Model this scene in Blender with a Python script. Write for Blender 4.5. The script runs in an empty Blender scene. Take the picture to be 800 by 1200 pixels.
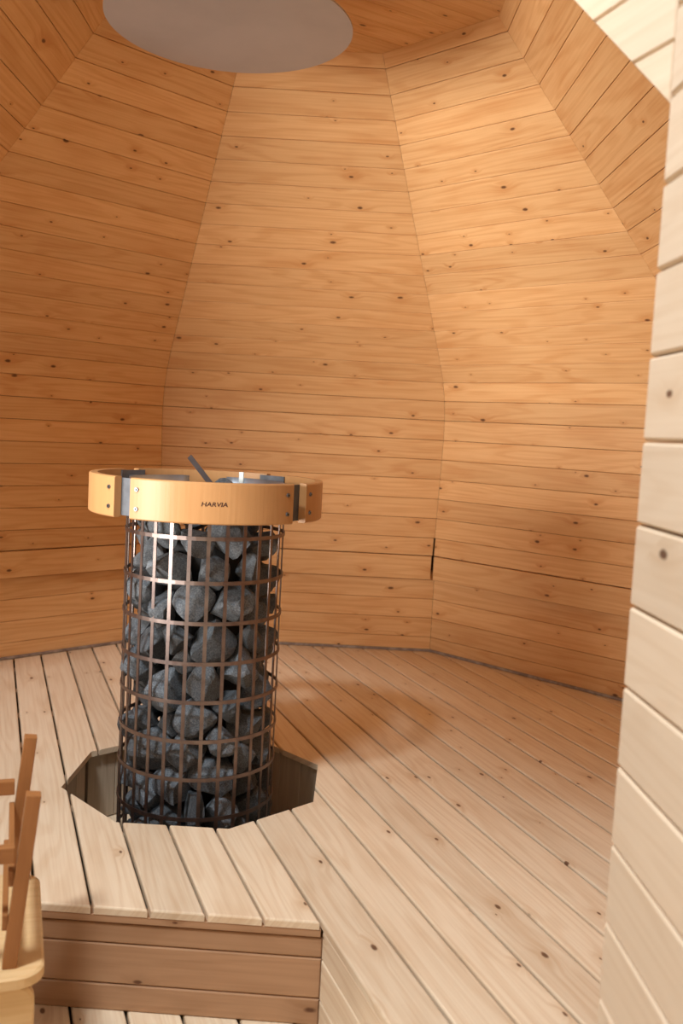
import bpy, bmesh, math, random
import numpy as np
from mathutils import Vector, Matrix, Euler, Quaternion
random.seed(7)
scene = bpy.context.scene
COL = scene.collection

# ------------------------------------------------------------------ camera
F_PX = 1100.17
YAW, PITCH, ROLL = -0.0154, -0.0859, 0.0524
CAM = Vector((0.3009, -1.9015, 0.8208))
fw = Vector((math.sin(YAW)*math.cos(PITCH), math.cos(YAW)*math.cos(PITCH), math.sin(PITCH)))
rt = Vector((math.cos(YAW), -math.sin(YAW), 0)); up = rt.cross(fw)
RT = math.cos(ROLL)*rt + math.sin(ROLL)*up
UP = -math.sin(ROLL)*rt + math.cos(ROLL)*up
cd = bpy.data.cameras.new('camera'); cam = bpy.data.objects.new('camera', cd); COL.objects.link(cam)
cam.matrix_world = Matrix(((RT.x, UP.x, -fw.x, CAM.x), (RT.y, UP.y, -fw.y, CAM.y), (RT.z, UP.z, -fw.z, CAM.z), (0, 0, 0, 1)))
cd.sensor_fit = 'VERTICAL'; cd.sensor_height = 36.0; cd.lens = F_PX/1200*36
cd.clip_start = 0.02
cd.dof.use_dof = True; cd.dof.focus_distance = 2.15; cd.dof.aperture_fstop = 5.0
scene.camera = cam

# ------------------------------------------------------------------ light
world = bpy.data.worlds.new('sky'); scene.world = world; world.use_nodes = True
bg = world.node_tree.nodes['Background']
bg.inputs[0].default_value = (0.86, 0.94, 1.0, 1); bg.inputs[1].default_value = 0.30
def area(name, loc, target, sx, sy, power, color):
    l = bpy.data.lights.new(name, 'AREA'); l.shape = 'RECTANGLE'; l.size = sx; l.size_y = sy; l.energy = power; l.color = color
    o = bpy.data.objects.new(name, l); COL.objects.link(o); o.location = loc
    o.rotation_euler = (Vector(target)-Vector(loc)).to_track_quat('-Z', 'Y').to_euler(); return o
area('window_daylight', (-0.8, -1.5, 2.9), (0.3, -0.7, 0.0), 0.40, 0.40, 98, (0.90, 0.965, 1.0))
area('door_daylight', (-3.1, -2.95, 0.62), (0.75, 0.9, 1.3), 2.1, 1.6, 365, (1.0, 0.95, 0.88))
scene.view_settings.view_transform = 'Standard'; scene.view_settings.look = 'None'
scene.view_settings.gamma = 1; scene.view_settings.use_curve_mapping = False
scene.view_settings.exposure = -0.08

# ------------------------------------------------------------------ materials
def new_mat(name):
    m = bpy.data.materials.new(name); m.use_nodes = True
    nt = m.node_tree; b = nt.nodes['Principled BSDF']; return m, nt, b
def N(nt, t, **k):
    n = nt.nodes.new(t)
    for a, v in k.items(): setattr(n, a, v)
    return n
def link(nt, a, b): nt.links.new(a, b)
def math_n(nt, op, a, b=None, c=None, clamp=False):
    n = N(nt, 'ShaderNodeMath', operation=op); n.use_clamp = clamp
    for i, v in enumerate((a, b, c)):
        if v is None: continue
        if isinstance(v, (int, float)): n.inputs[i].default_value = v
        else: link(nt, v, n.inputs[i])
    return n.outputs[0]
def maprange(nt, v, a, b, c=0., d=1.):
    n = N(nt, 'ShaderNodeMapRange', interpolation_type='SMOOTHSTEP'); link(nt, v, n.inputs[0])
    for i, x in enumerate((a, b, c, d)): n.inputs[i+1].default_value = x
    return n.outputs[0]
def mixc(nt, f, a, b, mode='MIX'):
    n = N(nt, 'ShaderNodeMix', data_type='RGBA', blend_type=mode)
    if isinstance(f, (int, float)): n.inputs[0].default_value = f
    else: link(nt, f, n.inputs[0])
    for i, v in ((6, a), (7, b)):
        if isinstance(v, tuple): n.inputs[i].default_value = (*v, 1)
        else: link(nt, v, n.inputs[i])
    return n.outputs[2]
def comb(nt, x, y, z=0.):
    n = N(nt, 'ShaderNodeCombineXYZ')
    for i, v in enumerate((x, y, z)):
        if isinstance(v, (int, float)): n.inputs[i].default_value = v
        else: link(nt, v, n.inputs[i])
    return n.outputs[0]
def noise(nt, vec, scale=1., detail=2., rough=.5):
    n = N(nt, 'ShaderNodeTexNoise'); link(nt, vec, n.inputs['Vector']); n.inputs['Scale'].default_value = scale
    n.inputs['Detail'].default_value = detail; n.inputs['Roughness'].default_value = rough; return n.outputs[0]

def wood(name, light, dark, knot=(0.10, 0.035, 0.015), knots=0.5, rough=0.5, var=0.10, swap=False, contrast=1.0, spec=0.35):
    """pine with the grain along the object's own x axis (y when swapped)"""
    m, nt, b = new_mat(name)
    tc = N(nt, 'ShaderNodeTexCoord'); oi = N(nt, 'ShaderNodeObjectInfo'); rnd = oi.outputs['Random']
    s = N(nt, 'ShaderNodeSeparateXYZ'); link(nt, tc.outputs['Object'], s.inputs[0])
    X, Y, Z = s.outputs
    if swap == 'y': X, Y = Y, X
    if swap == 'z': X, Z = Z, X
    x = math_n(nt, 'ADD', X, math_n(nt, 'MULTIPLY', rnd, 53.7))
    y = math_n(nt, 'ADD', math_n(nt, 'ADD', Y, math_n(nt, 'MULTIPLY', Z, .7)), math_n(nt, 'MULTIPLY', rnd, 17.3))
    # knots
    vor = N(nt, 'ShaderNodeTexVoronoi', voronoi_dimensions='2D', feature='F1'); vor.inputs['Scale'].default_value = 1
    link(nt, comb(nt, math_n(nt, 'MULTIPLY', x, 6.2), math_n(nt, 'MULTIPLY', y, 13.)), vor.inputs['Vector'])
    sc = N(nt, 'ShaderNodeSeparateColor'); link(nt, vor.outputs['Color'], sc.inputs[0])
    present = math_n(nt, 'LESS_THAN', sc.outputs[0], knots)
    d = math_n(nt, 'DIVIDE', vor.outputs['Distance'], math_n(nt, 'ADD', math_n(nt, 'MULTIPLY', math_n(nt, 'POWER', sc.outputs[1], 2.), .75), .3))
    d = math_n(nt, 'ADD', d, math_n(nt, 'MULTIPLY', math_n(nt, 'SUBTRACT', noise(nt, comb(nt, x, y), 60, 2), .5), .05))
    core = math_n(nt, 'MULTIPLY', maprange(nt, d, .035, .085, 1, 0), present)
    halo = math_n(nt, 'MULTIPLY', maprange(nt, d, .06, .42, 1, 0), present)
    # grain
    yw = math_n(nt, 'ADD', y, math_n(nt, 'MULTIPLY', halo, .012))
    broad = noise(nt, comb(nt, math_n(nt, 'MULTIPLY', x, .9), math_n(nt, 'MULTIPLY', yw, 9.)), 1, 2)
    rings = math_n(nt, 'SINE', math_n(nt, 'MULTIPLY', broad, 75.))
    rings = maprange(nt, rings, -.3, 1., 0, 1)
    streak = noise(nt, comb(nt, math_n(nt, 'MULTIPLY', x, 3.), math_n(nt, 'MULTIPLY', yw, 160.)), 1, 3, .6)
    blot = noise(nt, comb(nt, math_n(nt, 'MULTIPLY', x, 4.), math_n(nt, 'MULTIPLY', yw, 10.)), 1, 3)
    g = math_n(nt, 'ADD', math_n(nt, 'MULTIPLY', rings, .28*contrast), math_n(nt, 'MULTIPLY', maprange(nt, streak, .35, .75), .38*contrast))
    g = math_n(nt, 'ADD', g, math_n(nt, 'MULTIPLY', maprange(nt, blot, .45, .75), .30*contrast))
    g = math_n(nt, 'ADD', g, math_n(nt, 'MULTIPLY', halo, .45), clamp=True)
    c = mixc(nt, g, light, dark)
    c = mixc(nt, math_n(nt, 'MULTIPLY', core, .9), c, knot)
    tint = N(nt, 'ShaderNodeHueSaturation'); link(nt, c, tint.inputs['Color'])
    link(nt, math_n(nt, 'ADD', math_n(nt, 'MULTIPLY', rnd, var), 1-var*.6), tint.inputs['Value'])
    link(nt, math_n(nt, 'ADD', math_n(nt, 'MULTIPLY', sc.outputs[2], 0.0), 1.0), tint.inputs['Saturation'])
    link(nt, tint.outputs[0], b.inputs['Base Color'])
    b.inputs['Roughness'].default_value = rough; b.inputs['Specular IOR Level'].default_value = spec
    bp = N(nt, 'ShaderNodeBump'); bp.inputs['Strength'].default_value = .12; bp.inputs['Distance'].default_value = .002
    link(nt, streak, bp.inputs['Height']); link(nt, bp.outputs[0], b.inputs['Normal'])
    return m
PINE = wood('pine_lining', (.775, .475, .225), (.63, .32, .125), knots=.6, contrast=1.25, var=.15)
DECK = wood('pine_deck', (.78, .635, .465), (.63, .45, .29), knots=.4, contrast=1.15, var=.14, rough=.42)
JAMB = wood('pine_log_wall', (.77, .62, .46), (.67, .50, .34), knots=.25, contrast=.8)
RISER_SHADE = wood('pine_riser_shade', (.46, .27, .155), (.35, .19, .10), knots=.4)  # riser pine made darker, shade of the front faces put into its colour
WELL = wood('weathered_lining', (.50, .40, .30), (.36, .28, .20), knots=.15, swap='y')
BIRCH = wood('birch_ring', (.52, .275, .115), (.42, .205, .075), knots=0.0, rough=.38, swap='z', contrast=.6, var=.04)
CHAIR = wood('beech_chair', (.36, .155, .055), (.27, .11, .035), knots=.0, rough=.4, var=.05, swap='z')
CHAIRX = wood('beech_seat', (.74, .52, .28), (.62, .40, .18), knots=.0, rough=.4, var=.05)
def plain(name, col, rough=.5, metal=0., bump=0., scale=60, col2=None):
    m, nt, b = new_mat(name)
    b.inputs['Roughness'].default_value = rough; b.inputs['Metallic'].default_value = metal
    tc = N(nt, 'ShaderNodeTexCoord'); n = noise(nt, tc.outputs['Object'], scale, 4, .6)
    c2 = col2 or tuple(v*.8 for v in col)
    link(nt, mixc(nt, maprange(nt, n, .35, .7), col, c2), b.inputs['Base Color'])
    if bump:
        bp = N(nt, 'ShaderNodeBump'); bp.inputs['Strength'].default_value = bump; bp.inputs['Distance'].default_value = .004
        link(nt, n, bp.inputs['Height']); link(nt, bp.outputs[0], b.inputs['Normal'])
    return m
BACK = plain('dark_backing', (.06, .035, .02), .9)
STEEL = plain('cage_steel', (.27, .22, .20), .42, 1.0, scale=30, col2=(.20, .155, .145))
BLACK = plain('black_core', (.012, .012, .013), .8)
BOLT = plain('zinc_bolt', (.20, .22, .25), .35, .9)
BRKT = plain('bracket_steel', (.16, .17, .19), .6, .6)
SOCKET = plain('bolt_socket', (.01, .01, .01), .8)
SHEET = plain('galvanised_sheet', (.45, .50, .56), .4, .9, scale=15)
WHITE = plain('white_tag', (.75, .80, .78), .5)
INK = plain('burnt_ink', (.05, .015, .008), .8)
DISC = plain('grey_disc', (.40, .355, .335), .45, 0.3, scale=4, col2=(.36, .32, .30))
TRIMM = plain('grey_trim', (.22, .17, .15), .6, .1, scale=25, col2=(.42, .35, .30))
def stone_mat():
    m, nt, b = new_mat('sauna_stone')
    tc = N(nt, 'ShaderNodeTexCoord'); oi = N(nt, 'ShaderNodeObjectInfo')
    v = N(nt, 'ShaderNodeVectorMath', operation='ADD'); link(nt, tc.outputs['Object'], v.inputs[0])
    link(nt, comb(nt, math_n(nt, 'MULTIPLY', oi.outputs['Random'], 31.), 0., 0.), v.inputs[1])
    n1 = noise(nt, v.outputs[0], 14, 5, .65); n2 = noise(nt, v.outputs[0], 110, 4, .7)
    c = mixc(nt, maprange(nt, n1, .35, .7), (.055, .063, .075), (.16, .175, .19))
    c = mixc(nt, math_n(nt, 'MULTIPLY', maprange(nt, n2, .52, .75), .7), c, (.31, .34, .37))
    h = N(nt, 'ShaderNodeHueSaturation'); link(nt, c, h.inputs['Color'])
    link(nt, math_n(nt, 'ADD', math_n(nt, 'MULTIPLY', oi.outputs['Random'], .7), .65), h.inputs['Value'])
    link(nt, h.outputs[0], b.inputs['Base Color']); b.inputs['Roughness'].default_value = .62
    bp = N(nt, 'ShaderNodeBump'); bp.inputs['Strength'].default_value = .6; bp.inputs['Distance'].default_value = .004
    link(nt, math_n(nt, 'ADD', n1, math_n(nt, 'MULTIPLY', n2, .5)), bp.inputs['Height']); link(nt, bp.outputs[0], b.inputs['Normal'])
    return m
STONE = stone_mat()

# ------------------------------------------------------------------ helpers
def link_obj(name, mesh, mat=None, parent=None, M=None, smooth=False):
    o = bpy.data.objects.new(name, mesh); COL.objects.link(o)
    if mat is not None and not mesh.materials: mesh.materials.append(mat)
    if smooth:
        for p in mesh.polygons: p.use_smooth = True
    if parent is not None: o.parent = parent
    if M is not None: o.matrix_world = M if parent is None else M
    if M is not None and parent is not None:
        o.matrix_parent_inverse = Matrix.Identity(4); o.matrix_basis = world_of(parent).inverted() @ M
    elif M is not None: o.matrix_basis = M
    return o
def world_of(o):
    return o.matrix_basis if o.parent is None else world_of(o.parent) @ o.matrix_basis
def empty(name, loc=(0, 0, 0), rz=0.):
    o = bpy.data.objects.new(name, None); COL.objects.link(o); o.empty_display_size = .05
    o.matrix_basis = Matrix.Translation(loc) @ Matrix.Rotation(rz, 4, 'Z'); return o
def tag(o, label=None, cat=None, group=None, kind=None):
    if label: o['label'] = label
    if cat: o['category'] = cat
    if group: o['group'] = group
    if kind: o['kind'] = kind
    return o
def me(name, bm):
    bmesh.ops.recalc_face_normals(bm, faces=bm.faces)
    m = bpy.data.meshes.new(name); bm.to_mesh(m); bm.free(); return m
def poly_clip(P, n, d):
    """keep the part of convex 2d polygon P where n.p >= d"""
    out = []
    for i in range(len(P)):
        a, b = P[i], P[(i+1) % len(P)]
        da, db = n[0]*a[0]+n[1]*a[1]-d, n[0]*b[0]+n[1]*b[1]-d
        if da >= 0: out.append(a)
        if (da > 0 > db) or (da < 0 < db):
            t = da/(da-db); out.append((a[0]+(b[0]-a[0])*t, a[1]+(b[1]-a[1])*t))
    return out
def area2(P): return sum(P[i][0]*P[(i+1) % len(P)][1]-P[(i+1) % len(P)][0]*P[i][1] for i in range(len(P)))/2
def clean(P):
    Q = []
    for p in P:
        if not Q or math.hypot(p[0]-Q[-1][0], p[1]-Q[-1][1]) > 1e-4: Q.append(p)
    if len(Q) > 1 and math.hypot(Q[0][0]-Q[-1][0], Q[0][1]-Q[-1][1]) < 1e-4: Q.pop()
    return Q
def inset(P, c):
    Q = P
    for i in range(len(P)):
        a, b = P[i], P[(i+1) % len(P)]
        L = math.hypot(b[0]-a[0], b[1]-a[1]); n = (-(b[1]-a[1])/L, (b[0]-a[0])/L)
        Q = poly_clip(Q, n, n[0]*a[0]+n[1]*a[1]+c)
        if len(Q) < 3: return None
    return Q
def plank_mesh(P, t, c=.003, cd=None, name='plank', ce=None):
    """convex outline P in local xy, front face at z=0, back at z=-t, chamfer c wide and cd deep on the front"""
    P = clean(P)
    if area2(P) < 0: P = P[::-1]
    if len(P) < 3 or abs(area2(P)) < 1e-4: return None
    cd = c if cd is None else cd
    ins = []
    n = len(P); ed = []
    for i in range(n):
        a, b = P[i], P[(i+1) % n]; L = math.hypot(b[0]-a[0], b[1]-a[1]); nn = (-(b[1]-a[1])/L, (b[0]-a[0])/L)
        ed.append((nn, nn[0]*a[0]+nn[1]*a[1]))
    for k, fr in enumerate((1., .35)):
        row = []
        for i in range(n):
            (n1, d1), (n2, d2) = ed[i-1], ed[i]; det = n1[0]*n2[1]-n1[1]*n2[0]
            c1, c2 = [fr*(c if (ce is None or abs(q[1]) > .8) else ce) for q in (n1, n2)]
            if abs(det) < .05: row.append((P[i][0]+n2[0]*c2, P[i][1]+n2[1]*c2)); continue
            e1, e2 = d1+c1, d2+c2
            row.append(((e1*n2[1]-e2*n1[1])/det, (n1[0]*e2-n2[0]*e1)/det))
        ins.append(row)
    bm = bmesh.new()
    T = [bm.verts.new((x, y, 0)) for x, y in ins[0]]
    M1 = [bm.verts.new((x, y, -cd*.35)) for x, y in ins[1]]
    S = [bm.verts.new((x, y, -cd)) for x, y in P]
    B = [bm.verts.new((x, y, -t)) for x, y in P]
    bm.faces.new(T); bm.faces.new(B[::-1])
    for lo, hi in ((M1, T), (S, M1), (B, S)):
        for i in range(n): bm.faces.new((lo[i], lo[(i+1) % n], hi[(i+1) % n], hi[i]))
    return me(name, bm)
def frame(o, x, y, z):
    return Matrix(((x.x, y.x, z.x, o.x), (x.y, y.y, z.y, o.y), (x.z, y.z, z.z, o.z), (0, 0, 0, 1)))
def box_bm(bm, x0, x1, y0, y1, z0, z1, M=None, bev=0.):
    r = bmesh.ops.create_cube(bm, size=1)
    mt = Matrix.Translation(((x0+x1)/2, (y0+y1)/2, (z0+z1)/2)) @ Matrix.Diagonal((x1-x0, y1-y0, z1-z0, 1))
    bmesh.ops.transform(bm, matrix=(M @ mt if M else mt), verts=r['verts'])
    if bev:
        es = {e for v in r['verts'] for e in v.link_edges}
        bmesh.ops.bevel(bm, geom=list(es), offset=bev, segments=2, affect='EDGES', profile=.6)
def box_mesh(name, *a, **k):
    bm = bmesh.new(); box_bm(bm, *a, **k); return me(name, bm)

# ------------------------------------------------------------------ room constants
CX, CY, PH = 0.1247, 0.3568, -0.0294
T8 = math.tan(math.pi/8)
A_LOW, A_RAIL, A_KNEE, A_TOP = 1.2644, 1.2346, 1.2785, 0.4727
Z_KNEE, Z_TOP = 0.9635, 1.881
SIDES = {0: 'back', 1: 'back_right', 2: 'right', 3: 'front_right', 5: 'front_left', 6: 'left', 7: 'back_left', 4: 'front'}
LOWER = -0.186
def facet_axes(k):
    t = PH + k*math.pi/4
    nout = Vector((math.sin(t), math.cos(t), 0)); tx = Vector((math.cos(t), -math.sin(t), 0))
    return nout, tx
# wall profile (apothem, z) from the backrest rail up, knee rounded
prof = []
k0 = Vector((A_RAIL, .372)); k1 = Vector((A_KNEE+.012, Z_KNEE-.01)); k2 = Vector((A_TOP, Z_TOP))
a0 = k1+(k0-k1).normalized()*.16; a1 = k1+(k2-k1).normalized()*.16
prof.append(k0)
for i in range(9):
    t = i/8; prof.append(a0*(1-t)**2+k1*2*t*(1-t)+a1*t*t)
prof.append(k2)
def a_at(z):
    for p, q in zip(prof, prof[1:]):
        if p[1] <= z <= q[1]: return p[0]+(q[0]-p[0])*(z-p[1])/(q[1]-p[1])
    return A_RAIL if z < .4 else A_TOP
def walk(pts, pitch, first):
    cum = [0]
    for a, b in zip(pts, pts[1:]): cum.append(cum[-1]+(b-a).length)
    out = [0.]; s = first
    while s < cum[-1]-.02: out.append(s); s += pitch
    out.append(cum[-1])
    res = []
    for s in out:
        for i in range(len(pts)-1):
            if s <= cum[i+1]+1e-9:
                res.append(pts[i].lerp(pts[i+1], (s-cum[i])/(cum[i+1]-cum[i]))); break
    return res
UPPER = walk(prof, .0737, .0665)
def facet_board(par, k, p, q, mat, gap=.0005, t=.016, c=.0017, endgap=.0002, ext=None, cache={}):
    nout, tx = facet_axes(k)
    s = (q-p); L = s.length
    hp, hq = p[0]*T8-endgap, q[0]*T8-endgap
    key = (round(p[0], 4), round(p[1], 4), round(q[0], 4), round(q[1], 4), endgap, ext)
    if key not in cache:
        cache[key] = plank_mesh([(-hp, gap), (ext or hp, gap), (ext or hq, L-gap), (-hq, L-gap)], t, c, ce=.0002)
    yv = (nout*s[0]+Vector((0, 0, s[1])))/L
    zv = tx.cross(yv)
    if zv.dot(nout) > 0: zv = -zv; xv = -tx
    else: xv = tx
    o = Vector((CX, CY, 0))+nout*p[0]+Vector((0, 0, p[1]))
    ob = link_obj('plank', cache[key], None, par, frame(o, xv, yv, zv))
    if not cache[key].materials: cache[key].materials.append(mat)
    return ob
LOWB = [Vector((A_LOW, z)) for z in (-.01, .055, .1285, .202, .2755, .31)]
A_FRONT = 1.262          # the side lining on the right runs on forward to the entrance front
for k, side in SIDES.items():
    if k in (3, 4): continue
    nout, tx = facet_axes(k)
    full = k != 5
    ext = A_FRONT if k == 2 else None
    # backing shell outside the planks
    pr = ([Vector((A_LOW, LOWER-.02)), Vector((A_LOW, .33))] if full else []) + (prof if full else [Vector((a_at(1.62), 1.62)), prof[-1]])
    bm = bmesh.new(); rows = []
    for off in (.0165, .05):
        rows.append([[bm.verts.new(Vector((CX, CY, 0))+nout*(p[0]+off)+tx*(sg*(p[0]+off)*T8 if not (ext and sg > 0) else ext)+Vector((0, 0, p[1]))) for p in pr] for sg in (-1, 1)])
    for r in rows:
        for i in range(len(pr)-1): bm.faces.new((r[0][i], r[1][i], r[1][i+1], r[0][i+1]))
    for sg in (0, 1):
        for i in range(len(pr)-1): bm.faces.new((rows[0][sg][i], rows[1][sg][i], rows[1][sg][i+1], rows[0][sg][i+1]))
    for i in (0, -1): bm.faces.new((rows[0][0][i], rows[0][1][i], rows[1][1][i], rows[1][0][i]))
    if k == 5:      # unseen low wall added under the opening to shade the lower lining
        for off in (.0165, .05):
            for z0, z1 in ((LOWER-.02, .37),):
                h_ = (A_LOW+off)*T8; b0 = Vector((CX, CY, 0))+nout*(A_LOW+off)
                bm.faces.new([bm.verts.new(b0+tx*x+Vector((0, 0, z))) for x, z in ((-h_, z0), (h_, z0), (h_, z1), (-h_, z1))])
    wall = tag(link_obj('wall_'+side, me('wall_'+side, bm), BACK), kind='structure')
    if full:
        for p, q in zip(LOWB, LOWB[1:]): facet_board(wall, k, p, q, PINE, ext=ext)
        # proud backrest board with a shadow gap above it and slits at the corners
        r0, r1 = Vector((A_RAIL-.004, .281)), Vector((A_RAIL-.004, .3698))
        facet_board(wall, k, r0, r1, PINE, t=.03, endgap=.005, ext=ext).name = 'backrest_board'
        for i, (p, q) in enumerate(zip(UPPER, UPPER[1:])):
            facet_board(wall, k, p, q, PINE, endgap=.0035 if i == 0 else .0002, ext=ext)
    else:  # front-left: roof cut high for the door light, low boards added for shade
        for p, q in zip(UPPER, UPPER[1:]):
            if p[1] > 1.6 or q[1] < .36: facet_board(wall, k, p, q, PINE)
        for p, q in zip(LOWB, LOWB[1:]): facet_board(wall, k, p, q, PINE)
        facet_board(wall, k, Vector((A_RAIL-.004, .281)), Vector((A_RAIL-.004, .3698)), PINE, t=.03, endgap=.005).name = 'backrest_board'
# front wall between the right-hand lining and the entrance
n4, t4 = facet_axes(4); XJ = .55
lev = [(A_LOW, -.01), (A_LOW, .075), (A_LOW, .16), (A_LOW, .245), (A_LOW, .33), (A_LOW, .415), (A_LOW, .5)]
zs = [-.01+.0865*i for i in range(21)]
o4 = Vector((CX, CY, 0))+n4*(A_FRONT+.002)
bm = bmesh.new()
outl = [(-1.27, LOWER)]+[(-XJ-.01, LOWER)]+[(-XJ-.01, 1.74)]+[(-a_at(z), z) for z in (1.7, 1.4, 1.1, .9)]
lo = [bm.verts.new((x, y, -.018)) for x, y in outl]; hi = [bm.verts.new((x, y, -.05)) for x, y in outl]
bm.faces.new(lo); bm.faces.new(hi)
for i in range(len(outl)): j = (i+1) % len(outl); bm.faces.new((lo[i], lo[j], hi[j], hi[i]))
wf = tag(link_obj('wall_front_right', me('wall_front_right', bm), BACK, None, frame(o4, t4, Vector((0, 0, 1)), t4.cross(Vector((0, 0, 1))))), kind='structure')
for z0, z1 in zip(zs, zs[1:]):
    x0, x1 = min(a_at(z0), 1.26), min(a_at(z1), 1.26)
    if min(x0, x1) < XJ+.03: continue
    m = plank_mesh([(-x0, z0+.0005), (-XJ, z0+.0005), (-XJ, z1-.0005), (-x1, z1-.0005)], .016, .0022, ce=.0002)
    link_obj('plank', m, PINE, wf, frame(o4, t4, Vector((0, 0, 1)), t4.cross(Vector((0, 0, 1)))))

# flat crown of the dome
def octagon(A, grow=0.):
    out = []
    for k in range(8):
        t = PH+(k+.5)*math.pi/4; R = A/math.cos(math.pi/8); out.append((CX+R*math.sin(t), CY+R*math.cos(t)))
    return out[::-1]
def dome_plan(A, A2=None):
    """octagon outline with its front right corner carried on to the entrance front (convex, counter-clockwise)"""
    n2, t2 = facet_axes(2); n6, t6 = facet_axes(6); c = Vector((CX, CY, 0))
    out = octagon(A); ks = list(range(8))[::-1]          # octagon() lists corners 7..0
    P = {k: out[i] for i, k in enumerate(ks)}
    fr = c+n2*A+t2*A_FRONT
    fl = c+n6*A-t6*A_FRONT if A2 else None
    if A2: seq = [P[0], P[7], P[6], P[5], (fl.x, fl.y), (fr.x, fr.y), P[1]]
    else: seq = [P[0], P[7], P[6], P[5], P[4], (P[3][0], P[3][1]), (fr.x, fr.y), P[1]]
    return seq
bm = bmesh.new(); O = dome_plan(A_TOP+.03, True)
lo = [bm.verts.new((x, y, Z_TOP+.018)) for x, y in O]; hi = [bm.verts.new((x, y, Z_TOP+.06)) for x, y in O]
bm.faces.new(lo); bm.faces.new(hi)
for i in range(len(O)): bm.faces.new((lo[i], lo[(i+1) % len(O)], hi[(i+1) % len(O)], hi[i]))
ceiling = tag(link_obj('ceiling', me('ceiling', bm), BACK), kind='structure')
ta = math.radians(58.5); dv = Vector((math.sin(ta), math.cos(ta), 0)); ev = Vector((0, 0, -1)).cross(dv)
for i in range(-19, 20):
    O = [( (x-CX)*dv.x+(y-CY)*dv.y, (x-CX)*ev.x+(y-CY)*ev.y) for x, y in dome_plan(A_TOP+.012, True)]
    P = poly_clip(poly_clip(O, (0, 1), i*.0865+.0006+.02), (0, -1), -(i+1)*.0865+.0006-.02)
    if len(P) < 3: continue
    m = plank_mesh(P, .016, .0022, ce=.0002)
    if m: link_obj('plank', m, PINE, ceiling, frame(Vector((CX, CY, Z_TOP)), dv, ev, Vector((0, 0, -1))))

# ------------------------------------------------------------------ raised deck
TH, PB, O0 = -.3751, .0896, -.4211
dd = Vector((math.sin(TH), math.cos(TH), 0)); ee = Vector((math.cos(TH), -math.sin(TH), 0))
SA, SD = .0187, .3877
sn = Vector((math.sin(SA), math.cos(SA), 0)); se = Vector((math.cos(SA), -math.sin(SA), 0))
HX, HY, HA = -.0398, .231, .2808
holeP = [(HX+HA/math.cos(math.pi/8)*math.sin((i+.5)*math.pi/4), HY+HA/math.cos(math.pi/8)*math.cos((i+.5)*math.pi/4)) for i in range(8)]
deck = tag(empty('floor_deck'), kind='structure')
bm = bmesh.new()
lo = [bm.verts.new((x, y, -.3)) for x, y in holeP]; hi = [bm.verts.new((x, y, .3)) for x, y in holeP]
bm.faces.new(lo); bm.faces.new(hi)
for i in range(8): bm.faces.new((lo[i], lo[(i+1) % 8], hi[(i+1) % 8], hi[i]))
cutter = link_obj('hole_cutter', me('hole_cutter', bm))
def cut(mesh, M, cutters):
    o = link_obj('cut_tmp', mesh, None, None, M)
    for c in cutters:
        md = o.modifiers.new('b', 'BOOLEAN'); md.operation = 'DIFFERENCE'; md.solver = 'EXACT'; md.object = c
    dg = bpy.context.evaluated_depsgraph_get(); dg.update()
    r = bpy.data.meshes.new_from_object(o.evaluated_get(dg)); bpy.data.objects.remove(o); return r
OCT = dome_plan(A_LOW-.006)
FRONT_N, FRONT_T = facet_axes(4)
zv = Vector((0, 0, 1))
for i in range(-14, 26):
    u0, u1 = O0+PB*i+.0026, O0+PB*(i+1)-.0026
    # local frame: x along boards (dd), y across; keep right handed: y = z cross x
    yv = zv.cross(dd)     # = -ee
    P = [(x*dd.x+y*dd.y, x*yv.x+y*yv.y) for x, y in OCT]
    P = poly_clip(poly_clip(P, (0, -1), u0), (0, 1), -u1)
    if i < 6:
        n2 = (sn.dot(dd), sn.dot(yv)); P = poly_clip(P, n2, -SD)
    if len(P) < 3: continue
    m = plank_mesh(P, .014, .0032)
    if not m: continue
    M = frame(Vector((0, 0, 0)), dd, yv, zv)
    uc = HX*ee.x+HY*ee.y
    if u1 > uc-.31 and u0 < uc+.31: m = cut(m, M, [cutter])
    link_obj('plank', m, DECK, deck, M)
bpy.data.objects.remove(cutter)
# joists and risers of the step
def rail_box(name, a, b, n, th, z0, z1, mat, par, bev=.002):
    """horizontal board from a to b, front face along n side"""
    a, b = Vector((*a, 0)), Vector((*b, 0)); x = (b-a).normalized(); y = Vector((0, 0, 1)); z = Vector(n).normalized()
    if x.cross(y).dot(z) < 0: a, b = b, a; x = -x
    L = (b-a).length
    m = plank_mesh([(0, 0), (L, 0), (L, z1-z0), (0, z1-z0)], th, bev)
    return link_obj(name, m, mat, par, frame(a+Vector((0, 0, z0)), x, y, x.cross(y)))
corner = -sn*SD + se*0.0
# step corner where the front edge meets deck seam 6
U6 = O0+PB*6
# solve P = -sn*SD + se*t with ee.P = U6
tc_ = (U6+SD*sn.dot(ee))/se.dot(ee); PC = -sn*SD+se*tc_
PL = -sn*SD+se*(-1.02)
rec = sn*.004
rail_box('nosing_board', (PL+sn*.001)[:2], (PC+sn*.001)[:2], -sn, .03, -.0275, -.0145, RISER_SHADE, deck, .001)
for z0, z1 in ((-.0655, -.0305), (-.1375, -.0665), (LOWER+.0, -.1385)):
    rail_box('riser_board', (PL+rec)[:2], (PC+rec+se*.004)[:2], -sn, .02, z0, z1, RISER_SHADE, deck, .003)
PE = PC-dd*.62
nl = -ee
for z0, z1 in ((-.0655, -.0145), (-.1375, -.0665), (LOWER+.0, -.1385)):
    rail_box('riser_board', (PC+ee*.003)[:2], (PE+ee*.003)[:2], nl, .02, z0, z1, DECK, deck, .003)
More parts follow.
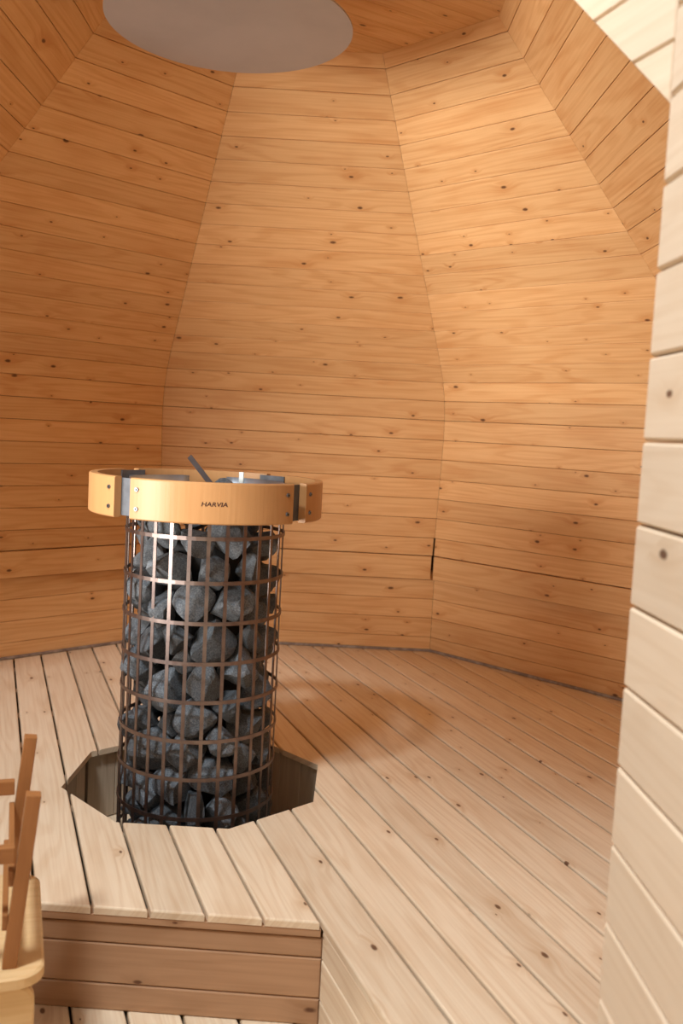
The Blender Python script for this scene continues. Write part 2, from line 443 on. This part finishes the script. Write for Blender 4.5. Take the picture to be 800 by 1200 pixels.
# joists under the deck, across the boards
for off in (-.30, .55, .80, 1.05, 1.3):
    c0 = dd*off
    a = c0+ee*(-.75 if off > 0 else .17); b = c0+ee*(.95)
    if off < 0: a = c0+ee*.20; b = c0+ee*.75
    rail_box('joist', a[:2], b[:2], -dd, .04, -.10, -.0145, RISER_SHADE, deck, .001)
# boxed-in well round the heater
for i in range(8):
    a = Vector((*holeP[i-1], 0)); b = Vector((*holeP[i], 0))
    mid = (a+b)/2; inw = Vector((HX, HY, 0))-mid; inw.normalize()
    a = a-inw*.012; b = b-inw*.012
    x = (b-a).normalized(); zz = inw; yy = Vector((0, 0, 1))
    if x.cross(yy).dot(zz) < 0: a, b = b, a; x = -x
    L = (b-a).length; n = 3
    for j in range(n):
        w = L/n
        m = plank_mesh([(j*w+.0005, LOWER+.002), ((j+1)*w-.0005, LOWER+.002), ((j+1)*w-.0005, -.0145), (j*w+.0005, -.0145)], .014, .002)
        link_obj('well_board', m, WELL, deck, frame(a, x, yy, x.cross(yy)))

# lower floor of the entrance pit
bm = bmesh.new(); box_bm(bm, -2.6, 1.9, -3.6, 1.75, LOWER-.06, LOWER-.018)
floor = tag(link_obj('floor', me('floor', bm), BACK), kind='structure')
for i in range(-26, 24):
    u0, u1 = O0+PB*i+.0026-.03, O0+PB*(i+1)-.0026-.03
    yv = zv.cross(dd)
    P = [(x*dd.x+y*dd.y, x*yv.x+y*yv.y) for x, y in ((-2.5, -3.5), (1.6, -3.5), (1.6, 1.0), (-2.5, 1.0))]
    P = poly_clip(poly_clip(P, (0, -1), u0), (0, 1), -u1)
    if len(P) < 3: continue
    m = plank_mesh(P, .016, .0032)
    if m: link_obj('plank', m, DECK, floor, frame(Vector((0, 0, LOWER)), dd, yv, zv))

# grey strips where the deck meets the walls
for k, side, h0 in ((0, 'back', -1.), (1, 'back_right', -1.), (2, 'right', -1.), (7, 'back_left', -.12)):
    nout, tx = facet_axes(k); h = (A_LOW-.002)*T8
    c = Vector((CX, CY, 0))+nout*(A_LOW-.0015)
    lo_ = -h if h0 == -1. else h0
    o = rail_box('baseboard_'+side, (c+tx*lo_)[:2], (c+tx*(h-.003))[:2], -nout, .006, .0005, .0095, TRIMM, None, .001)
    o.location -= nout*.006
    tag(o, kind='structure')

# ------------------------------------------------------------------ entrance passage wall and header
JP = Vector((.600, -.897, 0))
jd = Vector((math.sin(math.radians(3.2)), -math.cos(math.radians(3.2)), 0))       # towards the outside
jn = Vector((-math.cos(math.radians(3.2)), -math.sin(math.radians(3.2)), 0))      # faces the passage
bm = bmesh.new()
Mj = frame(JP, jd, zv, jd.cross(zv))
sgn = 1 if jd.cross(zv).dot(jn) > 0 else -1
Xj = jd if sgn > 0 else -jd
bmj = bmesh.new(); box_bm(bmj, .012, 2.2, LOWER-.01, 2.3, -.09, -.041) if sgn > 0 else box_bm(bmj, -2.2, -.012, LOWER-.01, 2.3, -.09, -.041)
wall_e = tag(link_obj('wall_entrance', me('wall_entrance', bmj), BACK, None, frame(JP, Xj, zv, Xj.cross(zv))), kind='structure')
JW, JZ = .0884, 1.092
jm = {}
for i in range(-13, 15):
    z1 = JZ-JW*i; z0 = z1-JW
    if z1 < LOWER+.02: continue
    z0 = max(z0, LOWER+.001)
    key = round(z1-z0, 4)
    if key not in jm:
        X0, X1 = (0, 2.2) if sgn > 0 else (-2.2, 0)
        jm[key] = plank_mesh([(X0, .0006), (X1, .0006), (X1, key-.0006), (X0, key-.0006)], .04, .0035, .007)
    link_obj('plank', jm[key], JAMB, wall_e, frame(JP+Vector((0, 0, z0)), Xj, zv, Xj.cross(zv)))
# unseen wall added to keep door light off passage wall and riser
PW = Vector((-.90, -1.30, 0))
bm = bmesh.new(); box_bm(bm, 0, 1.9, LOWER-.01, 2.3, -.09, -.041)
wl = tag(link_obj('wall_light_screen_left', me('wall_light_screen_left', bm), BACK, None, frame(PW, Vector((0, -1, 0)), zv, Vector((-1, 0, 0)))), kind='structure')
for face, zoff in ((1, 0.), (-1, -.132)):
    X = Vector((0, -1, 0))*face; Zd = X.cross(zv)
    o_ = PW-Vector((1, 0, 0))*0 if face > 0 else PW+Vector((.132, 0, 0))
    for i in range(28):
        z0 = LOWER+.001+JW*i
        m = plank_mesh([(0, .0006), (1.9, .0006), (1.9, JW-.0006), (0, JW-.0006)] if face > 0 else [(-1.9, .0006), (0, .0006), (0, JW-.0006), (-1.9, JW-.0006)], .04, .0035, .007) if i == 0 else m
        link_obj('plank', m, JAMB, wl, frame(o_+Vector((0, 0, z0)), X, zv, Zd))
# unseen wall added to block sky light on surfaces facing the entrance
WB = Vector((-.90, -2.75, 0))
bm = bmesh.new(); box_bm(bm, 0, 1.56, LOWER-.01, 2.3, -.09, -.041)
wb = tag(link_obj('wall_light_screen_back', me('wall_light_screen_back', bm), BACK, None, frame(WB, Vector((-1, 0, 0)), zv, Vector((0, 1, 0))) @ Matrix.Translation((-1.56, 0, 0))), kind='structure')
m = plank_mesh([(-1.56, .0006), (0, .0006), (0, JW-.0006), (-1.56, JW-.0006)], .04, .0035, .007)
for i in range(28):
    link_obj('plank', m, JAMB, wb, frame(WB+Vector((0, 0, LOWER+.001+JW*i)), Vector((-1, 0, 0)), zv, Vector((0, 1, 0))))
# header: upright panel that turns off the wall end, its lower edge cut on the slant
pdv = Vector((math.sin(math.radians(-20.1)), math.cos(math.radians(-20.1)), 0))
pn = Vector((-pdv.y, pdv.x, 0))
if pn.x > 0: pn = -pn
u_0, h_0, u_1, h_1 = .0120, 1.1835, .2042, 1.3572          # slanted lower edge: distance along the panel and height
Xp = pdv if pdv.cross(zv).dot(pn) > 0 else -pdv
sg = 1 if Xp == pdv else -1
zA, zB = 1.2374, 1.3127
hdr = None
sl = Vector((sg*(u_1-u_0), h_1-h_0)); nl2 = (-sl.y, sl.x)
if nl2[1] < 0: nl2 = (sl.y, -sl.x)
lim = nl2[0]*sg*u_0+nl2[1]*h_0
Lp = .62
pw = zB-zA
hb = plank_mesh(poly_clip([(0, .9), (sg*Lp, .9), (sg*Lp, 2.3), (0, 2.3)][::sg], nl2, lim+.006), .03, .001)
hdr = tag(link_obj('wall_entrance_header', hb, BACK, None, frame(JP-pn*.031, Xp, zv, Xp.cross(zv))), kind='structure')
for i in range(-4, 12):
    z0 = zA+pw*i; z1 = z0+pw
    P = [(0, z0+.0006), (sg*Lp, z0+.0006), (sg*Lp, min(z1, 2.3)-.0006), (0, min(z1, 2.3)-.0006)]
    if z0 > 2.27: continue
    P = poly_clip(P, nl2, lim)
    if len(P) < 3: continue
    m = plank_mesh(P, .03, .0022, .005)
    if m: link_obj('plank', m, JAMB, hdr, frame(JP, Xp, zv, Xp.cross(zv)))

# ------------------------------------------------------------------ heater
HR = .18
heater = tag(empty('sauna_heater', (HX, HY, LOWER)), 'tall cylindrical steel cage sauna heater with wooden guard ring, standing in the octagonal deck hole', 'heater')
H0 = Vector((HX, HY, 0))
azc = math.atan2(CAM.x-HX, -(CAM.y-HY))      # bearing of the camera seen from the heater, from -y towards +x
def hp(r, a, z):        # a: angle from the camera bearing, positive to the camera's right
    t = azc+a; return Vector((HX+r*math.sin(t), HY-r*math.cos(t), z))
def hmesh(name, bm, mat, par=None, smooth=False):
    m = me(name, bm); return link_obj(name, m, mat, par or heater, Matrix.Translation((0, 0, 0)), smooth)
def hmesh_local(name, bm, mat, par, smooth=False):
    bmesh.ops.translate(bm, verts=bm.verts, vec=(-HX, -HY, 0)); m = me(name, bm)
    return link_obj(name, m, mat, par, Matrix.Translation((HX, HY, 0)), smooth)
def arc_band(name, r0, r1, z0, z1, a0, a1, n, mat, par=None, bev=0., smooth=False):
    bm = bmesh.new(); cl = abs(a1-a0-2*math.pi) < 1e-4
    prof_ = [(r0, z0), (r1-bev, z0), (r1, z0+bev), (r1, z1-bev), (r1-bev, z1), (r0, z1)] if bev else [(r0, z0), (r1, z0), (r1, z1), (r0, z1)]
    rows = []
    for i in range(n if cl else n+1):
        a = a0+(a1-a0)*i/n; rows.append([bm.verts.new(hp(r, a, z)) for r, z in prof_])
    m = len(prof_)
    for i in range(n if cl else n):
        A, B = rows[i], rows[(i+1) % len(rows)]
        for j in range(m): bm.faces.new((A[j], A[(j+1) % m], B[(j+1) % m], B[j]))
    if not cl: bm.faces.new(rows[0]); bm.faces.new(rows[-1][::-1])
    return hmesh_local(name, bm, mat, par or heater, smooth)
BANDS = [-.172, -.118, -.031, .057, .141, .227, .311, .398, .485, .580, .664]
for z in BANDS: arc_band('band', HR-.0015, HR+.0008, z-.0042, z+.0042, 0, 2*math.pi, 56, STEEL)
bars = []
bar_bm = None
for i in range(28):
    a = math.radians(2.3)+i*2*math.pi/28
    bm = bmesh.new(); hw = .0040/HR
    vs = [[bm.verts.new(hp(r, a+s*hw, z)-H0) for r, s in ((HR-.0035, -1), (HR-.0012, -1), (HR-.0012, 1), (HR-.0035, 1))] for z in (-.182, .668)]
    for j in range(4): bm.faces.new((vs[0][j], vs[0][(j+1) % 4], vs[1][(j+1) % 4], vs[1][j]))
    bm.faces.new(vs[0]); bm.faces.new(vs[1])
    link_obj('bar', me('bar', bm), STEEL, heater, Matrix.Translation((HX, HY, 0)))
arc_band('base_plate', .02, HR+.001, LOWER, LOWER+.006, 0, 2*math.pi, 48, BLACK)
arc_band('heating_core', .01, .088, LOWER+.006, .56, 0, 2*math.pi, 24, BLACK)
arc_band('inner_collar', HR-.006, HR-.0045, .612, .694, math.radians(-165), math.radians(165), 60, SHEET, smooth=True)
# four curved wooden guard segments
RO, RI, RZ0, RZ1 = .262, .244, .619, .704
segs = []
for q in range(4):
    a0 = math.radians(-36.5+90*q); a1 = math.radians(43.5+90*q)
    s_ = arc_band('guard_segment', RI, RO, RZ0, RZ1, a0, a1, 36, BIRCH, bev=.0025); segs.append(s_)
    for a in (a0+math.radians(3.8), a1-math.radians(3.8)):
        for z in (.641, .681):
            for nm, rr_, d0, d1, mt in (('bolt', .0052, -.004, .0028, BOLT), ('socket', .0022, .0, .0031, SOCKET)):
                bm = bmesh.new(); c0, c1 = hp(RO+d0, a, z), hp(RO+d1, a, z); ax = (c1-c0).normalized()
                r = bmesh.ops.create_cone(bm, cap_ends=True, segments=12, radius1=rr_, radius2=rr_*.82, depth=d1-d0)
                bmesh.ops.transform(bm, matrix=Matrix.Translation((c0+c1)/2) @ ax.to_track_quat('Z', 'Y').to_matrix().to_4x4(), verts=bm.verts)
                hmesh_local(nm, bm, mt, s_)
    # steel bracket behind the joint
    am = math.radians(48.5+90*q)
    arc_band('bracket', RI-.004, RI-.001, RZ0+.004, RZ1-.003, am-math.radians(9), am+math.radians(9), 8, BRKT)
    arc_band('bracket_arm', HR, RI-.004, .685, .689, am-math.radians(3), am+math.radians(3), 3, SHEET)
    arc_band('bracket_arm', HR, RI-.004, .627, .631, am-math.radians(3), am+math.radians(3), 3, SHEET)
# small pale tag clipped on the back of the collar
arc_band('tag_plate', HR-.009, HR-.0065, .672, .708, math.radians(180-30), math.radians(180-26), 3, WHITE)
# maker's lettering on the front segment
fc = bpy.data.curves.new('lettering', 'FONT'); fc.body = 'HARVIA'; fc.size = .0165; fc.align_x = 'CENTER'; fc.align_y = 'CENTER'; fc.extrude = .0003; fc.shear = .15; fc.offset = .0002
fo = bpy.data.objects.new('lettering_tmp', fc); COL.objects.link(fo)
dg = bpy.context.evaluated_depsgraph_get(); dg.update(); tm = bpy.data.meshes.new_from_object(fo.evaluated_get(dg))
bpy.data.objects.remove(fo)
for v in tm.vertices:
    x, y, z = v.co; p_ = hp(RO+.0002+z, math.radians(3.2)+x*.92/RO, .660+y*.75); v.co = p_-H0
tm.materials.clear()
tag(link_obj('lettering', tm, INK, segs[0], Matrix.Translation((HX, HY, 0))), 'dark burnt lettering reading HARVIA')

# ------------------------------------------------------------------ stones
rng = np.random.default_rng(5)
NS = 132
rad = rng.uniform(.032, .053, NS)
ang = rng.uniform(0, 2*np.pi, NS); zz_ = rng.uniform(LOWER+.05, .66, NS); rr0 = rng.uniform(.11, .14, NS)
P = np.stack([rr0*np.cos(ang), rr0*np.sin(ang), zz_], 1)
for it in range(900):
    D = P[:, None]-P[None]; L = np.linalg.norm(D, axis=2)+1e-9; S = (rad[:, None]+rad[None])*.97
    pen = np.clip(S-L, 0, None); np.fill_diagonal(pen, 0)
    P += (D/L[..., None]*pen[..., None]).sum(1)*.22
    P[:, 2] -= .0004
    rr = np.hypot(P[:, 0], P[:, 1])+1e-9
    mx = (HR-.004)-rad*1.0
    sc_ = np.where(rr > mx, mx/rr, 1.); P[:, :2] *= sc_[:, None]
    rr = np.hypot(P[:, 0], P[:, 1])+1e-9; mn = np.where(P[:, 2]-rad < .56, .088+rad*.75, 0)
    mn = np.minimum(mn, (HR-.004)-rad*1.0)
    P[:, :2] *= np.where(rr < mn, mn/rr, 1.)[:, None]
    P[:, 2] = np.clip(P[:, 2], LOWER+.012+rad*.9, .700-rad*.9)
variants = []
for v in range(14):
    bm = bmesh.new(); bmesh.ops.create_icosphere(bm, subdivisions=3, radius=1.12)
    r = random.Random(v*13+1)
    for _ in range(13):
        n = Vector((r.gauss(0, 1), r.gauss(0, 1), r.gauss(0, 1))).normalized(); d = r.uniform(.5, .9)
        for vt in bm.verts:
            e = vt.co.dot(n)-d
            if e > 0: vt.co -= n*e
    for vt in bm.verts: vt.co *= 1+r.uniform(-.02, .02)
    m = me('stone', bm); m.materials.append(STONE); variants.append(m)
for i in range(NS):
    o = link_obj('stone', variants[i % 14])
    s = rad[i]*1.04
    o.matrix_basis = Matrix.LocRotScale(Vector((HX+P[i, 0], HY+P[i, 1], P[i, 2])), Euler(rng.uniform(0, 6.28, 3)), Vector((s*rng.uniform(.9, 1.05), s*rng.uniform(.85, 1.), s)))
    if P[i, 2] > .60: tag(o, 'dark grey sauna stone on top of the pile, inside the wooden guard ring', 'stone', 'stones at the top of the heater')
    elif P[i, 2] < -.01: tag(o, 'dark grey sauna stone at the foot of the cage, below deck level in the hole', 'stone', 'stones at the foot of the heater')
    else: tag(o, 'dark grey angular sauna stone in the steel cage between deck and guard ring', 'stone', 'stones filling the heater cage')

# grey flat bar leaning out of the heater
a_, b_ = Vector((-.0312, .1708, .6983)), Vector((-.0880, .2542, .7442))
ax = (b_-a_); Lb = ax.length; ax.normalize(); a_ = a_-ax*.05; Lb += .05
sd = ax.cross(Vector((0, 1, -.1))).normalized(); nrm = sd.cross(ax)
bm = bmesh.new(); box_bm(bm, -.006, .006, -.0015, .0015, 0, Lb, None, .0008)
tag(link_obj('metal_bar', me('metal_bar', bm), BOLT, None, frame(a_, sd, nrm, ax)), 'grey flat metal bar leaning out of the top of the heater', 'metal bar')

# ------------------------------------------------------------------ round plate under the crown
disc = tag(empty('ceiling_plate', (-.032, .234, 1.691)), 'large round grey plate hung flat under the dome above the heater', 'ceiling plate')
bm = bmesh.new(); bmesh.ops.create_cone(bm, cap_ends=True, segments=96, radius1=.270, radius2=.270, depth=.004)
link_obj('plate', me('plate', bm), DISC, disc, Matrix.Translation((-.032, .234, 1.693)))
for i in range(3):
    t = i*2*math.pi/3+.4
    bm = bmesh.new(); bmesh.ops.create_cone(bm, cap_ends=True, segments=10, radius1=.004, radius2=.004, depth=.186)
    link_obj('hanger_rod', me('hanger_rod', bm), BOLT, disc, Matrix.Translation((-.032+.16*math.cos(t), .234+.16*math.sin(t), 1.788)))

# ------------------------------------------------------------------ small wooden chairs
def rounded_slab(name, w, d, t, r, mat, par, M, n=6):
    """rounded rectangle in local xy centred at the origin"""
    bm = bmesh.new(); pts = []
    for cx, cy, s in ((w/2-r, d/2-r, 0), (-w/2+r, d/2-r, 1), (-w/2+r, -d/2+r, 2), (w/2-r, -d/2+r, 3)):
        for j in range(n+1):
            a = (s+j/n)*math.pi/2; pts.append((cx+r*math.cos(a), cy+r*math.sin(a)))
    c = .003; rows = []
    for ins_, z in ((0, -t), (0, -c), (c, 0)):
        rows.append([bm.verts.new((x-ins_*(1 if x > 0 else -1), y-ins_*(1 if y > 0 else -1), z)) for x, y in pts])
    bm.faces.new(rows[0]); bm.faces.new(rows[2])
    k = len(pts)
    for a, b in zip(rows, rows[1:]):
        for i in range(k): bm.faces.new((a[i], a[(i+1) % k], b[(i+1) % k], b[i]))
    return link_obj(name, me(name, bm), mat, par, M)
def beam(name, a, b, w, t, mat, par, side, M, bev=.0015):
    """square bar from a to b in the chair's own coordinates; w measured along side"""
    a, b, side = Vector(a), Vector(b), Vector(side); ax = (b-a).normalized()
    x = (side-ax*side.dot(ax)).normalized(); y = ax.cross(x)
    bm = bmesh.new(); box_bm(bm, -w/2, w/2, -t/2, t/2, 0, (b-a).length, None, bev)
    return link_obj(name, me(name, bm), mat, par, M @ frame(a, x, y, ax))
def chair(loc, rz, label):
    """back on the +x side, seat towards -x; origin on the floor under the back posts' middle"""
    root = tag(empty('small_chair', loc, rz), label, 'chair')
    W = root.matrix_basis; SH, PHT, HWD, LEAN = .275, .235, .118, .026
    rounded_slab('seat', .30, .30, .016, .035, CHAIRX, root, W @ Matrix.Translation((-.105, 0, SH)))
    for s in (-1, 1):
        beam('back_post', (0, s*HWD, SH), (LEAN, s*HWD, SH+PHT), .019, .019, CHAIR, root, (1, 0, 0), W)
        beam('side_rail', (.004, s*HWD, SH+.155), (-.21, s*HWD, SH+.155), .022, .014, CHAIR, root, (0, 0, 1), W)
        beam('arm_post', (-.20, s*HWD, SH), (-.20, s*HWD, SH+.146), .018, .018, CHAIR, root, (1, 0, 0), W)
        # side panel legs with rounded corners
        Mp = W @ Matrix.Translation((-.105, s*(.142), (SH-.016)/2)) @ Matrix.Rotation(math.pi/2*(1 if s < 0 else -1), 4, 'X')
        rounded_slab('side_panel', .275, SH-.016, .016, .025, CHAIRX, root, Mp)
    for z in (.12, .06):
        beam('back_slat', (LEAN*z/PHT-.013, -HWD, SH+z), (LEAN*z/PHT-.013, HWD, SH+z), .022, .008, CHAIR, root, (0, 0, 1), W)
    return root
pn_, pf_ = Vector((-.1280, -.7150, .105)), Vector((-.2093, -.4948, .105))      # feet of the two back posts on the seat
ctr = (pn_+pf_)/2; rzc = math.atan2((pf_-pn_).y, (pf_-pn_).x)-math.pi/2
chair((ctr.x, ctr.y, LOWER), rzc, 'small wooden chair with two upright back posts, right beside the step riser')
